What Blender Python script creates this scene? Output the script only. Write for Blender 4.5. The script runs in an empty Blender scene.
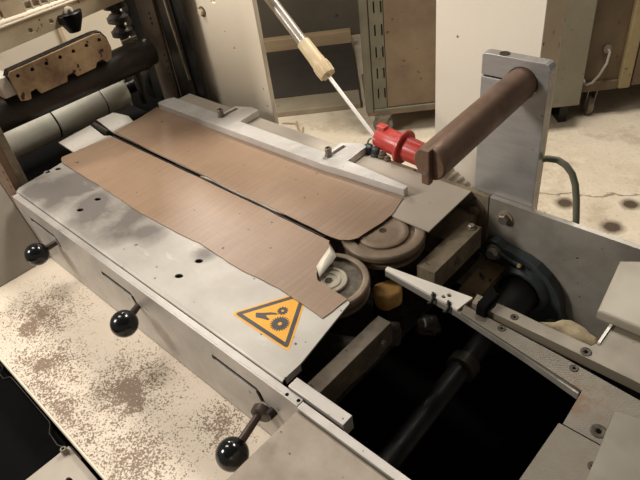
import bpy, bmesh, math, random
from mathutils import Vector, Matrix
random.seed(7)
SC = bpy.context.scene
COL = SC.collection
BED = 0.90                                    # height of the machine bed above the floor, metres

# ------------------------------------------------------------------ camera
cd = bpy.data.cameras.new('camera'); cam = bpy.data.objects.new('camera', cd); COL.objects.link(cam)
cd.sensor_width = 36.0; cd.lens = 36.0 * 578.3 / 640.0; cd.clip_start = 0.02; cd.clip_end = 50
cam.matrix_world = Matrix(((0.73286, -0.35614, 0.57972, 0.0),
                           (0.67035, 0.52370, -0.52571, 0.0),
                           (-0.11637, 0.77389, 0.62254, 1.5),
                           (0, 0, 0, 1)))
SC.camera = cam

# ------------------------------------------------------------------ world, lamps, exposure
SC.view_settings.view_transform = 'Standard'; SC.view_settings.look = 'None'
SC.view_settings.gamma = 1.0; SC.view_settings.use_curve_mapping = False
SC.view_settings.exposure = 0.0
w = bpy.data.worlds.new('world'); SC.world = w; w.use_nodes = True
w.node_tree.nodes['Background'].inputs[0].default_value = (1.0, 0.94, 0.87, 1)
w.node_tree.nodes['Background'].inputs[1].default_value = 0.22

def area(name, loc, target, size, energy, col, sy=None):
    l = bpy.data.lights.new(name, 'AREA'); l.energy = energy; l.color = col
    l.shape = 'RECTANGLE'; l.size = size; l.size_y = sy or size
    o = bpy.data.objects.new(name, l); COL.objects.link(o); o.location = loc
    o.rotation_euler = (Vector(target) - Vector(loc)).to_track_quat('-Z', 'Y').to_euler()
    return o
WARM = (1.0, 0.94, 0.865)
area('ceiling_lamp_near', (-1.5, 0.2, 2.35), (-1.1, 0.4, 0.9), 0.22, 10, WARM, 0.5)
area('ceiling_lamp_far', (-2.75, 1.55, 2.45), (-1.2, 0.8, 0.9), 0.2, 24, WARM, 0.3)
area('background_fill', (-0.9, 2.0, 3.0), (-1.2, 2.4, 0.0), 0.5, 80, WARM, 1.0)  # added fill to brighten the background; no known fixture
area('lamp_behind', (-2.0, -1.3, 2.4), (-1.0, 0.5, 0.9), 0.4, 50, WARM, 0.6)

# ------------------------------------------------------------------ helpers
def bm_new(): return bmesh.new()
def V(x, y, z): return Vector((x / 1000, y / 1000, BED + z / 1000))
ORIG = {}
def empty(name, label, cat, base, group=None):
    o = bpy.data.objects.new(name, None); COL.objects.link(o)
    o.empty_display_size = 0.03; o.location = V(*base); ORIG[o.name] = V(*base)
    o['label'] = label; o['category'] = cat
    if group: o['group'] = group
    return o
def origin_of(p): return ORIG[p.name] if p else Vector((0, 0, 0))
def finish(o, me, mat, parent, angle, bevel):
    if mat: me.materials.clear(); me.materials.append(mat)
    for p in me.polygons: p.use_smooth = True
    me.set_sharp_from_angle(angle=math.radians(angle))
    if bevel:
        m = o.modifiers.new('bevel', 'BEVEL'); m.width = bevel / 1000; m.segments = 2; m.limit_method = 'ANGLE'; m.angle_limit = math.radians(40)
        m.harden_normals = True
def obj(name, bm, mat, parent=None, label=None, cat=None, group=None, kind=None, angle=35, bevel=0):
    """bmesh in machine millimetres -> one mesh object"""
    me = bpy.data.meshes.new(name)
    bmesh.ops.recalc_face_normals(bm, faces=bm.faces)
    vs = [v.co for v in bm.verts]
    if parent: og = origin_of(parent)
    else:
        mn = Vector([min(c[i] for c in vs) for i in range(3)]); mx = Vector([max(c[i] for c in vs) for i in range(3)])
        og = V((mn.x + mx.x) / 2, (mn.y + mx.y) / 2, mn.z)
    for v in bm.verts: v.co = V(*v.co) - og
    bm.to_mesh(me); bm.free()
    o = bpy.data.objects.new(name, me); COL.objects.link(o)
    ORIG[o.name] = og
    if parent: o.parent = parent
    else: o.location = og
    finish(o, me, mat, parent, angle, bevel)
    if label: o['label'] = label
    if cat: o['category'] = cat
    if group: o['group'] = group
    if kind: o['kind'] = kind
    return o
def box(bm, x0, x1, y0, y1, z0, z1, M=None):
    r = bmesh.ops.create_cube(bm, size=1)
    for v in r['verts']:
        v.co = Vector(((x0 + x1) / 2 + v.co.x * (x1 - x0), (y0 + y1) / 2 + v.co.y * (y1 - y0), (z0 + z1) / 2 + v.co.z * (z1 - z0)))
        if M: v.co = M @ v.co
    return bm
def frame(p0, d):
    d = Vector(d).normalized(); a = Vector((0, 0, 1)) if abs(d.z) < .9 else Vector((1, 0, 0))
    u = d.cross(a).normalized(); v = d.cross(u).normalized()
    return u, v, d
def lathe(bm, p0, d, prof, seg=32, rot=0.0):
    """prof: (distance along the axis, radius) pairs; closed at both ends"""
    u, v, d = frame(p0, d); p0 = Vector(p0); rings = []
    for t, r in prof:
        c = p0 + d * t
        rings.append([bm.verts.new(c + (u * math.cos(a) + v * math.sin(a)) * max(r, 1e-3)) for a in [rot + 2 * math.pi * k / seg for k in range(seg)]])
    for A, B in zip(rings, rings[1:]):
        for k in range(seg): bm.faces.new((A[k], A[(k + 1) % seg], B[(k + 1) % seg], B[k]))
    bm.faces.new(rings[0][::-1]); bm.faces.new(rings[-1])
    return bm
def cyl(bm, p0, p1, r0, r1=None, seg=24):
    p0, p1 = Vector(p0), Vector(p1); return lathe(bm, p0, p1 - p0, [(0, r0), ((p1 - p0).length, r0 if r1 is None else r1)], seg)
def tube(bm, pts, r, seg=10):
    pts = [Vector(p) for p in pts]; rings = []; up = None
    for i, p in enumerate(pts):
        d = (pts[min(i + 1, len(pts) - 1)] - pts[max(i - 1, 0)]).normalized()
        if up is None: up = d.orthogonal().normalized()
        up = (up - d * up.dot(d)).normalized(); s = d.cross(up)
        rr = r[i] if isinstance(r, (list, tuple)) else r
        rings.append([bm.verts.new(p + (up * math.cos(a) + s * math.sin(a)) * rr) for a in [2 * math.pi * k / seg for k in range(seg)]])
    for A, B in zip(rings, rings[1:]):
        for k in range(seg): bm.faces.new((A[k], A[(k + 1) % seg], B[(k + 1) % seg], B[k]))
    bm.faces.new(rings[0][::-1]); bm.faces.new(rings[-1]); return bm
def sphere(bm, c, r, seg=28, sc=(1, 1, 1)):
    q = bmesh.ops.create_uvsphere(bm, u_segments=seg, v_segments=seg // 2, radius=r)
    for v in q['verts']: v.co = Vector((v.co.x * sc[0], v.co.y * sc[1], v.co.z * sc[2])) + Vector(c)
    return bm
def prism(bm, pts, a, b, plane='xy'):
    def m(p, t): return Vector((p[0], p[1], t)) if plane == 'xy' else (Vector((p[0], t, p[1])) if plane == 'xz' else Vector((t, p[0], p[1])))
    A = [bm.verts.new(m(p, a)) for p in pts]; B = [bm.verts.new(m(p, b)) for p in pts]; n = len(pts)
    bm.faces.new(A[::-1]); bm.faces.new(B)
    for k in range(n): bm.faces.new((A[k], A[(k + 1) % n], B[(k + 1) % n], B[k]))
    return bm
def circ(x, y, r, n=20, sx=1, sy=1, rot=0):
    o = []
    for k in range(n):
        a = 2 * math.pi * k / n; p, q = r * sx * math.cos(a), r * sy * math.sin(a)
        o.append((x + p * math.cos(rot) - q * math.sin(rot), y + p * math.sin(rot) + q * math.cos(rot)))
    return o
def rounded(pts, r, n=5):
    o = []; L = len(pts)
    for i in range(L):
        p = Vector(pts[i]); a = Vector(pts[i - 1]); b = Vector(pts[(i + 1) % L])
        ri = min(r, (a - p).length * .45, (b - p).length * .45)
        s = p + (a - p).normalized() * ri; e = p + (b - p).normalized() * ri
        for k in range(n + 1):
            t = k / n; o.append(tuple((1 - t) ** 2 * s + 2 * t * (1 - t) * p + t * t * e))
    return o
def plate(name, outer, holes, a, b, mat, parent=None, plane='xy', bevel=0.0, **kw):
    """polygon with real through-holes, extruded between a and b on the axis across its plane (mm)"""
    c = bpy.data.curves.new(name, 'CURVE'); c.dimensions = '2D'; c.fill_mode = 'BOTH'
    c.extrude = abs(b - a) / 2 - bevel; c.bevel_depth = bevel; c.bevel_resolution = 1; c.offset = -bevel
    for poly in [outer] + list(holes):
        s = c.splines.new('POLY'); s.points.add(len(poly) - 1); s.use_cyclic_u = True
        for i, p in enumerate(poly): s.points[i].co = (p[0], p[1], 0, 1)
    t = bpy.data.objects.new('tmp', c); COL.objects.link(t)
    dg = bpy.context.evaluated_depsgraph_get()
    me = bpy.data.meshes.new_from_object(t.evaluated_get(dg)); COL.objects.unlink(t); bpy.data.objects.remove(t)
    bm = bmesh.new(); bm.from_mesh(me); bpy.data.meshes.remove(me)
    bmesh.ops.remove_doubles(bm, verts=bm.verts, dist=1e-3)
    mid = (a + b) / 2; kw.setdefault('angle', 12)
    for v in bm.verts:
        p = v.co.copy()
        v.co = Vector((p.x, p.y, p.z + mid)) if plane == 'xy' else (Vector((p.x, p.z + mid, p.y)) if plane == 'xz' else Vector((p.z + mid, p.x, p.y)))
    return obj(name, bm, mat, parent, **kw)
def slotpoly(x0, x1, z, h, dx, dz):
    """L-shaped slot: long horizontal leg, short drop at the end"""
    return [(x0, z), (x0 + 3, z + h / 2), (x1, z + h / 2), (x1 + h * .6, z), (x1 + h * .6 + dx, z - dz), (x1 - h * .4 + dx, z - dz), (x1 - h * .4, z - h / 2), (x0 + 3, z - h / 2)]

# ------------------------------------------------------------------ materials
def lin(c):
    return tuple(((v / 255) / 12.92 if v <= 10 else (((v / 255) + .055) / 1.055) ** 2.4) for v in c) + (1,)
class N:
    def __init__(s, name):
        s.m = bpy.data.materials.new(name); s.m.use_nodes = True; s.t = s.m.node_tree; s.n = s.t.nodes
        s.b = s.n['Principled BSDF']; s.c = s.n.new('ShaderNodeTexCoord').outputs['Object']
    def link(s, a, b): s.t.links.new(a, b)
    def noise(s, scale, detail=4, rough=.6, vec=None, stretch=None):
        x = s.n.new('ShaderNodeTexNoise'); x.inputs['Scale'].default_value = scale; x.inputs['Detail'].default_value = detail; x.inputs['Roughness'].default_value = rough
        v = vec or s.c
        if stretch:
            mp = s.n.new('ShaderNodeMapping'); mp.inputs['Scale'].default_value = stretch; s.link(v, mp.inputs[0]); v = mp.outputs[0]
        s.link(v, x.inputs['Vector']); return x.outputs['Fac']
    def ramp(s, f, lo, hi, a=0.0, b=1.0):
        x = s.n.new('ShaderNodeMapRange'); x.inputs[1].default_value = lo; x.inputs[2].default_value = hi; x.inputs[3].default_value = a; x.inputs[4].default_value = b
        s.link(f, x.inputs[0]); return x.outputs[0]
    def mix(s, f, a, b):
        x = s.n.new('ShaderNodeMix'); x.data_type = 'RGBA'
        if isinstance(f, (int, float)): x.inputs[0].default_value = f
        else: s.link(f, x.inputs[0])
        for i, v in ((6, a), (7, b)):
            if isinstance(v, tuple): x.inputs[i].default_value = v
            else: s.link(v, x.inputs[i])
        return x.outputs[2]
    def math(s, op, a, b=0.0):
        x = s.n.new('ShaderNodeMath'); x.operation = op
        for i, v in ((0, a), (1, b)):
            if isinstance(v, (int, float)): x.inputs[i].default_value = v
            else: s.link(v, x.inputs[i])
        return x.outputs[0]
    def blob(s, x, y, r, sx=1.0, sy=1.0):
        """soft distance mask round a point given in object space metres"""
        mp = s.n.new('ShaderNodeMapping'); mp.vector_type = 'POINT'
        mp.inputs['Location'].default_value = (-x * sx / 1, -y * sy / 1, 0); mp.inputs['Scale'].default_value = (sx, sy, 0)
        s.link(s.c, mp.inputs[0]); L = s.n.new('ShaderNodeVectorMath'); L.operation = 'LENGTH'; s.link(mp.outputs[0], L.inputs[0])
        return s.ramp(L.outputs['Value'], 0, r, 1, 0)
    def bump(s, f, d=.2, dist=.002):
        x = s.n.new('ShaderNodeBump'); x.inputs['Strength'].default_value = d; x.inputs['Distance'].default_value = dist
        s.link(f, x.inputs['Height']); s.link(x.outputs[0], s.b.inputs['Normal'])
def surf(name, base, second=None, metal=0.0, rough=.5, scale=12, amount=.6, spots=None, spot_scale=160, spot_cut=.68, stretch=None, bump=.15, coat=0, rv=.12):
    m = N(name); a = lin(base); f = m.ramp(m.noise(scale, 6, .65, stretch=stretch), .35, .68, 0, amount)
    col = m.mix(f, a, lin(second)) if second else a
    if spots:
        g = m.ramp(m.noise(spot_scale, 2, .5), spot_cut, spot_cut + .03)
        col = m.mix(g, col, lin(spots))
    if isinstance(col, tuple): m.b.inputs['Base Color'].default_value = col
    else: m.link(col, m.b.inputs['Base Color'])
    m.b.inputs['Metallic'].default_value = metal
    m.link(m.ramp(m.noise(scale * 2.3, 4), .3, .7, rough - rv, rough + rv), m.b.inputs['Roughness'])
    if bump: m.bump(m.noise(scale * 9, 4), bump, .0012)
    if coat: m.b.inputs['Coat Weight'].default_value = coat
    return m.m

M = {}
M['alu'] = surf('worn_aluminium', (194, 188, 180), (158, 151, 142), .4, .42, 9, .7, (70, 60, 52), 140, .73, bump=.06)
M['alu_clean'] = surf('milled_aluminium', (176, 173, 170), (150, 147, 143), .5, .38, 14, .6, (100, 92, 85), 160, .75, stretch=(1, 1, 5), bump=.05)
M['alu_dirty'] = surf('grimy_aluminium', (182, 176, 166), (124, 114, 100), .4, .45, 6, .8, (60, 48, 38), 120, .74, bump=.08)
M['bar'] = surf('satin_bar', (212, 208, 202), (184, 178, 170), .35, .42, 16, .6, (120, 108, 96), 150, .72, bump=.05)
M['grey_plate'] = surf('grey_plate', (176, 166, 152), (156, 146, 132), .15, .5, 8, .6, (110, 98, 84), 130, .75, bump=.05)
M['cream_plate'] = surf('cream_painted_plate', (160, 152, 136), (144, 135, 119), .1, .5, 8, .6, (100, 88, 74), 110, .74, bump=.05)
M['cream'] = surf('cream_paint', (240, 228, 206), (228, 214, 190), 0, .5, 4, .5, (90, 70, 52), 45, .76, bump=.05)
M['cream_old'] = surf('yellowed_cream_paint', (232, 215, 184), (186, 162, 124), 0, .55, 10, .8, (90, 70, 48), 70, .7)
M['white'] = surf('white_paint', (228, 222, 210), (206, 198, 184), .0, .42, 9, .6, (80, 72, 62), 80, .74, bump=.05)
M['brown_iron'] = surf('brown_oxidised_steel', (128, 101, 82), (98, 75, 60), .3, .5, 22, .8, bump=.12)
M['rust'] = surf('rusty_cream_steel', (180, 154, 116), (96, 70, 50), .1, .7, 11, 1.0, (60, 38, 24), 50, .66, bump=.3)
M['dark_iron'] = surf('dark_oily_iron', (58, 52, 46), (36, 32, 28), .5, .45, 18, .8, bump=.15)
M['black_iron'] = surf('black_iron', (26, 25, 24), (14, 14, 14), .3, .45, 16, .8, bump=.12)
M['pit'] = surf('matt_black', (13, 12, 11), (7, 7, 7), 0, .95, 10, .8, rv=.04)  # plain near-black matt tone for the pit, slots and recesses
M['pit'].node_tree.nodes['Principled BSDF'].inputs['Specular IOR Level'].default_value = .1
M['blue_iron'] = surf('blue_black_casting', (72, 80, 82), (42, 46, 46), .2, .5, 20, .9, bump=.25)
M['grimy'] = surf('oil_and_dust_crusted_steel', (146, 132, 108), (84, 74, 60), .1, .65, 16, .95, (44, 36, 28), 110, .68, bump=.3)
M['grimy_dark'] = surf('dark_crusted_steel', (72, 64, 52), (38, 33, 28), .1, .65, 20, .95, (22, 18, 14), 70, .6, bump=.35)
M['pulley'] = surf('brown_pulley_rim', (134, 116, 96), (98, 84, 68), .2, .5, 26, .8, bump=.15)
M['pulley_hub'] = surf('grey_pulley_hub', (168, 160, 142), (132, 122, 104), .3, .45, 24, .7, bump=.12)
M['pulley_dirt'] = surf('pulley_grime', (112, 104, 90), (66, 58, 48), 0, .8, 60, .95, bump=.5)
M['paper_back'] = surf('white_torn_backing', (222, 214, 198), (190, 180, 164), 0, .7, 30, .6, bump=.2)
M['ball'] = surf('black_plastic_ball', (22, 24, 24), (16, 17, 17), 0, .16, 10, .5, bump=0, rv=.04)
M['yellow'] = surf('sign_yellow', (226, 162, 26), (214, 150, 22), 0, .4, 20, .5, bump=0)
M['sign_dark'] = surf('sign_dark_grey', (54, 50, 47), (44, 41, 38), 0, .4, 20, .5, bump=0)
M['red'] = surf('red_plastic', (190, 66, 58), (170, 54, 48), 0, .35, 14, .5, bump=0)
M['chrome'] = surf('chrome_rod', (226, 222, 214), (206, 202, 194), .35, .4, 3, .4, bump=0, rv=.02)
M['tube'] = surf('grey_tube', (160, 152, 140), (138, 130, 118), .15, .35, 14, .6, bump=0)
M['ferrule'] = surf('beige_ferrule', (216, 196, 158), (190, 166, 124), 0, .5, 20, .6, bump=.05)
M['green'] = surf('grey_green_paint', (122, 117, 99), (102, 96, 79), 0, .5, 6, .7, (84, 72, 50), 60, .7)
M['cab_brown_dark'] = surf('dark_brown_cabinet', (98, 82, 60), (72, 56, 38), 0, .55, 4, .95, (60, 42, 28), 40, .7)
M['green_dark'] = surf('dull_grey_green_paint', (108, 103, 86), (84, 78, 62), 0, .5, 6, .7, (60, 50, 36), 60, .7)
M['cab_brown'] = surf('rust_brown_cabinet', (122, 104, 82), (92, 74, 56), 0, .55, 3, .95, (70, 50, 34), 40, .7)
M['rubber'] = surf('grey_rubber_tyre', (124, 114, 98), (92, 84, 70), 0, .7, 20, .7)
M['hose'] = surf('grey_green_hose', (112, 112, 94), (92, 92, 76), 0, .5, 14, .6, bump=.03)
M['white_hose'] = surf('white_ribbed_hose', (206, 196, 176), (170, 158, 136), 0, .6, 14, .6)
M['foam'] = surf('amber_foam', (222, 178, 104), (170, 122, 60), 0, .6, 30, .8, bump=.2)
M['rag'] = surf('cream_crust', (176, 160, 128), (96, 82, 60), 0, .8, 26, .9, bump=.5)
M['timber'] = surf('pale_timber', (176, 152, 118), (150, 126, 94), 0, .7, 4, .7, stretch=(1, 1, 6))
M['roller'] = surf('pale_green_grey_roller', (240, 237, 220), (196, 192, 176), .1, .42, 8, .8, (52, 46, 38), 26, .72, bump=.05)
M['screw'] = surf('dark_screw', (70, 62, 50), (48, 42, 34), .5, .5, 60, .8)
M['bolt'] = surf('steel_bolt', (142, 136, 124), (96, 88, 74), .6, .4, 50, .8)
M['lever'] = surf('brown_lever_steel', (92, 78, 70), (66, 54, 48), .4, .45, 30, .7)
M['wall'] = surf('dark_grey_wall', (92, 84, 70), (74, 66, 54), 0, .8, 1.5, .8, (54, 46, 36), 9, .72)

def sheet_mat():
    m = N('brown_sheet'); f = m.ramp(m.noise(5, 5, .6), .3, .7, 0, .7)
    col = m.mix(f, lin((150, 124, 101)), lin((127, 103, 83)))
    w = m.ramp(m.noise(30, 5, .6, stretch=(6, .35, 1)), .4, .75, 0, .35); col = m.mix(w, col, lin((172, 146, 121)))
    w2 = m.ramp(m.noise(38, 4, .6, stretch=(.3, 6, 1)), .45, .75, 0, .25); col = m.mix(w2, col, lin((124, 100, 82)))
    d = m.ramp(m.noise(85, 1, .5), .775, .79); col = m.mix(d, col, lin((70, 50, 38)))
    m.link(col, m.b.inputs['Base Color']); m.b.inputs['Roughness'].default_value = .44
    m.bump(m.noise(160, 3, .6, stretch=(1, 8, 1)), .1, .0006); return m.m
M['sheet'] = sheet_mat()
def bed_mat(cx, cy):
    """aluminium with oil smudges and scuffs; places given relative to the object's origin"""
    m = N('smudged_bed_aluminium')
    col = m.mix(m.ramp(m.noise(7, 6, .6), .35, .68, 0, .8), lin((186, 181, 171)), lin((158, 151, 142)))
    sm = None
    for x, y, r, a in ((-1120, 345, .10, 1), (-1085, 365, .05, 1), (-1010, 330, .09, .7), (-905, 345, .13, .8), (-845, 345, .07, .7), (-1160, 300, .09, .7), (-960, 310, .12, .6), (-1080, 300, .1, .6), (-700, 372, .04, .5)):
        b = m.math('MULTIPLY', m.blob((x - cx) / 1000, (y - cy) / 1000, r), a); sm = b if sm is None else m.math('MAXIMUM', sm, b)
    nz = m.noise(11, 5, .55); s = m.ramp(m.math('MULTIPLY', sm, m.ramp(nz, .3, .7, .4, 1.5)), .15, .5, 0, .85)
    col = m.mix(s, col, lin((104, 97, 92)))
    k = m.ramp(m.noise(24, 5, .6, stretch=(.7, 1.8, 1)), .62, .74, 0, .3); col = m.mix(k, col, lin((222, 216, 206)))
    d = m.ramp(m.noise(110, 1, .5), .775, .79); col = m.mix(d, col, lin((74, 62, 52)))
    m.link(col, m.b.inputs['Base Color']); m.b.inputs['Metallic'].default_value = .3
    m.link(m.ramp(nz, .3, .7, .42, .6), m.b.inputs['Roughness']); return m.m
def tray_mat(cx, cy):
    m = N('chipped_cream_tray')
    base = m.mix(m.ramp(m.noise(8, 4), .35, .7, 0, .5), lin((228, 214, 194)), lin((211, 195, 174)))
    mask = None
    for x, y, r, sx, sy in ((-698, 156, .20, 1, 1.1), (-850, 110, .13, .7, 1.2), (-988, 150, .20, 1, 1.2), (-870, 88, .15, .8, 1.6), (-574, 90, .17, 1, 1), (-520, 215, .10, 1, 1), (-760, 70, .2, .5, 3)):
        b = m.blob((x - cx) / 1000, (y - cy) / 1000, r, sx, sy); mask = b if mask is None else m.math('MAXIMUM', mask, b)
    fine = m.noise(330, 3, .62); mid = m.noise(45, 3, .6)
    v = m.math('ADD', m.math('MULTIPLY', mask, .24), m.math('ADD', m.math('MULTIPLY', fine, .72), m.math('MULTIPLY', mid, .22)))
    chips = m.ramp(v, .655, .675)
    big = None
    for x, y, r in ((-693, 158, .05), (-660, 150, .035), (-978, 118, .035), (-866, 92, .03), (-990, 150, .02)):
        b = m.blob((x - cx) / 1000, (y - cy) / 1000, r * 1.1); big = b if big is None else m.math('MAXIMUM', big, b)
    bigm = m.ramp(m.math('ADD', big, m.math('MULTIPLY', m.noise(60, 3), .8)), .90, .93)
    bigm = m.math('MULTIPLY', bigm, m.ramp(m.noise(260, 3, .6), .60, .57, 0, 1))
    col = m.mix(m.math('MAXIMUM', chips, bigm), base, lin((136, 116, 96)))
    m.link(col, m.b.inputs['Base Color']); m.b.inputs['Roughness'].default_value = .5
    m.bump(m.math('SUBTRACT', 1.0, chips), .3, .0006); return m.m
def knurl_mat(rx, ry):
    m = N('fine_ribbed_steel'); f = m.ramp(m.noise(12, 5), .35, .7, 0, .8)
    br = m.n.new('ShaderNodeTexBrick'); br.inputs['Scale'].default_value = 1.0; br.inputs['Brick Width'].default_value = .0075; br.inputs['Row Height'].default_value = .0028
    br.inputs['Mortar Size'].default_value = .0006; br.inputs['Mortar Smooth'].default_value = .6
    mp = m.n.new('ShaderNodeMapping'); mp.inputs['Rotation'].default_value = (0, 0, math.radians(-42)); m.link(m.c, mp.inputs[0]); m.link(mp.outputs[0], br.inputs['Vector'])
    col = m.mix(f, lin((120, 113, 99)), lin((96, 88, 75)))
    col = m.mix(m.ramp(m.noise(20, 5, .7), .5, .72, 0, .5), col, lin((96, 88, 74)))
    rb = m.ramp(m.math('MULTIPLY', m.blob(rx, ry, .05), m.ramp(m.noise(70, 4, .7), .35, .65)), .15, .6, 0, .9); col = m.mix(rb, col, lin((110, 82, 56)))
    col = m.mix(m.math('MULTIPLY', br.outputs['Fac'], .3), col, lin((96, 86, 72)))
    m.link(col, m.b.inputs['Base Color']); m.b.inputs['Metallic'].default_value = .2; m.b.inputs['Roughness'].default_value = .5
    m.bump(m.math('SUBTRACT', 1.0, br.outputs['Fac']), .5, .0006); return m.m
M['knurl'] = knurl_mat(-.024, -.006); M['knurl_2'] = knurl_mat(-.5, -.5)
def floor_mat():
    m = N('stained_concrete')
    col = m.mix(m.ramp(m.noise(1.6, 8, .65), .35, .68, 0, .8), lin((214, 201, 178)), lin((184, 170, 146)))
    col = m.mix(m.ramp(m.noise(9, 6, .7), .5, .72, 0, .6), col, lin((226, 212, 186)))
    col = m.mix(m.ramp(m.noise(60, 4, .7), .55, .72, 0, .5), col, lin((136, 118, 92)))
    col = m.mix(m.ramp(m.noise(3.3, 8, .75), .52, .6, 0, .45), col, lin((160, 142, 114)))
    for x, y, r in ((-.704, 2.032, .042), (-.492, 1.979, .046), (-.49, 2.16, .04)):
        b = m.blob(x, y, r * 1.6); s = m.ramp(m.math('ADD', b, m.math('MULTIPLY', m.noise(40, 4), .35)), .42, .75, 0, .85)
        col = m.mix(s, col, lin((96, 80, 60)))
        s = m.ramp(m.math('ADD', b, m.math('MULTIPLY', m.noise(70, 4), .2)), .68, .75, 0, .9); col = m.mix(s, col, lin((70, 56, 40)))
    # long crack in the slab
    sx = m.n.new('ShaderNodeSeparateXYZ'); m.link(m.c, sx.inputs[0])
    line = m.math('SUBTRACT', m.math('SUBTRACT', sx.outputs['Y'], m.math('MULTIPLY', sx.outputs['X'], .643)), 2.553)
    wob = m.math('MULTIPLY', m.math('SUBTRACT', m.noise(9, 4), .5), .16)
    dist = m.math('ABSOLUTE', m.math('ADD', line, wob)); c = m.ramp(dist, .002, .010, .75, 0)
    rng = m.math('MULTIPLY', m.ramp(sx.outputs['X'], -.95, -.9), m.ramp(sx.outputs['X'], -.45, -.4, 1, 0))
    col = m.mix(m.math('MULTIPLY', c, rng), col, lin((96, 76, 56)))
    m.link(col, m.b.inputs['Base Color']); m.b.inputs['Roughness'].default_value = .6
    m.bump(m.noise(40, 6, .7), .25, .004); return m.m
M['floor'] = floor_mat()

# ------------------------------------------------------------------ the room, turned about 43 degrees to the machine
def BG():                                      # frame: u along the back wall, d away from the camera
    a = math.radians(43); u = Vector((math.cos(a), math.sin(a), 0)); d = Vector((-math.sin(a), math.cos(a), 0))
    return Matrix(((u.x, d.x, 0, 0), (u.y, d.y, 0, 0), (0, 0, 1, 0), (0, 0, 0, 1)))
G = BG()
o = obj('floor', box(bm_new(), -6500, 6500, -4500, 6500, -960, -900), M['floor'], kind='structure')
# the floor's texture is laid out in room coordinates
o.data.transform(Matrix.Translation(o.location)); o.location = (0, 0, 0)
obj('wall_back', box(bm_new(), -3200, 4200, 4235, 4330, -900, 2400, G), M['wall'], kind='structure')
obj('ceiling', box(bm_new(), -3300, 4200, -3500, 4330, 2400, 2440, G), M['wall'], kind='structure')
obj('trim_1', box(bm_new(), -1500, 90, 3042, 4235, -900, -868, G), surf('grey_plinth', (150, 138, 116), (120, 108, 88), 0, .7, 3, .8, (70, 60, 46), 30, .7), kind='structure', bevel=4)
tb = obj('timber_beam', box(bm_new(), -1500, 88, 3990, 4060, -867.8, -785, G), M['timber'], label='pale timber beam lying along the foot of the dark back wall', cat='beam', bevel=4)
obj('plinth_shade', box(bm_new(), -1480, 88, 3225, 3986, -867.8, -862, G), surf('plinth_shade_tone', (62, 56, 46), (46, 41, 34), 0, .8, 3, .8), label='added dark sheet for the shade on the low plinth before the timber beam', cat='mat', bevel=2)  # added dark sheet standing in for the shade on the plinth

# ---------------------------------------------------------------- cabinets behind
def castor(parent, u, dd, top, name='castor', turn=0):
    """swivel castor: plate, fork, wheel; wheel touches the floor"""
    p = Vector((u, dd, 0)); r = 52
    def T(bm):
        T0 = Matrix.Translation((u, dd, 0)); Q = T0 @ Matrix.Rotation(math.radians(turn), 4, 'Z') @ T0.inverted()
        for v in bm.verts: v.co = G @ Q @ v.co
        return bm
    b = bm_new(); box(b, u - 45, u + 45, dd - 40, dd + 40, top - 8, top)
    for s in (-1, 1): prism(b, [(dd - 32, top - 8), (dd + 32, top - 8), (dd + 22, -900 + r - 14), (dd - 8, -900 + r - 14)], u + s * 21 - 2, u + s * 21 + 2, 'yz')
    f = obj(name, T(b), M['bolt'], parent)
    b = bm_new(); lathe(b, (u - 16, dd + 8, -900 + r), (1, 0, 0), [(0, r - 10), (3, r - 2), (7, r), (25, r), (29, r - 2), (32, r - 10)], 28)
    obj('wheel', T(b), M['rubber'], f)
    b = bm_new(); cyl(b, (u - 24, dd + 8, -900 + r), (u + 24, dd + 8, -900 + r), 11, seg=14)
    obj('axle', T(b), M['bolt'], f)
c1 = empty('tool_cabinet', 'wheeled grey-green cabinet with a rust-brown door, left of the white pillar', 'cabinet', tuple(G @ Vector((460, 2850, -900))))
def gb(name, mat, parent, x0, x1, y0, y1, z0, z1, **k): return obj(name, box(bm_new(), x0, x1, y0, y1, z0, z1, G), mat, parent, **k)
gb('cabinet_body', M['cab_brown'], c1, 125, 880, 2730, 3200, -765, 700, bevel=3)
gb('corner_post', M['green_dark'], c1, 105, 143, 2696, 2760, -770, 720, bevel=10)
gb('bottom_rail', M['green_dark'], c1, 144, 880, 2700, 2729, -770, -750, bevel=3)
hs = gb('hinge_strip', M['green_dark'], c1, 146, 212, 2706, 2729, -748, 700, bevel=2)
for cc in (172, 204):
    for k in range(12):
        obj('slot', box(bm_new(), cc - 3, cc + 3, 2704.5, 2706.5, -690 + k * 105, -640 + k * 105, G), M['pit'], hs)
gb('door', M['cab_brown'], c1, 214, 860, 2710, 2729, -748, 690, bevel=3)
gb('base_plate', M['cab_brown'], c1, 110, 880, 2700, 3200, -782, -766)
castor(c1, 196, 2720, -782, turn=70); castor(c1, 820, 3120, -782)

c2 = empty('green_cabinet', 'grey-green upright cabinet close behind the white pillar on its right', 'cabinet', tuple(G @ Vector((1000, 2680, -900))))
gb('side_panel', M['green'], c2, 890, 1112, 2545, 2900, -765, 380, bevel=4)
gb('upper_panel', M['green'], c2, 892, 1110, 2547, 2900, 384, 1300, bevel=4)
for u0 in (900, 1060): gb('foot', M['black_iron'], c2, u0, u0 + 40, 2640, 2860, -900, -766)
c3 = empty('brown_trolley', 'rust-brown trolley cabinet on castors with a bent grey pull wire', 'cabinet', tuple(G @ Vector((1300, 2900, -900))))
gb('trolley_body', M['cab_brown_dark'], c3, 1118, 1950, 2660, 3200, -745, 1200, bevel=3)
gb('corner_post', surf('olive_tan_paint', (140, 124, 90), (112, 96, 66), 0, .5, 6, .7, (70, 56, 38), 50, .68), c3, 1322, 1378, 2630, 2659, -748, 1200, bevel=8)
gb('bottom_rail', M['cab_brown_dark'], c3, 1120, 1321, 2640, 2659, -750, -706, bevel=3)
gb('door', M['cab_brown_dark'], c3, 1385, 1940, 2640, 2659, -740, 1180, bevel=3)
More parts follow.
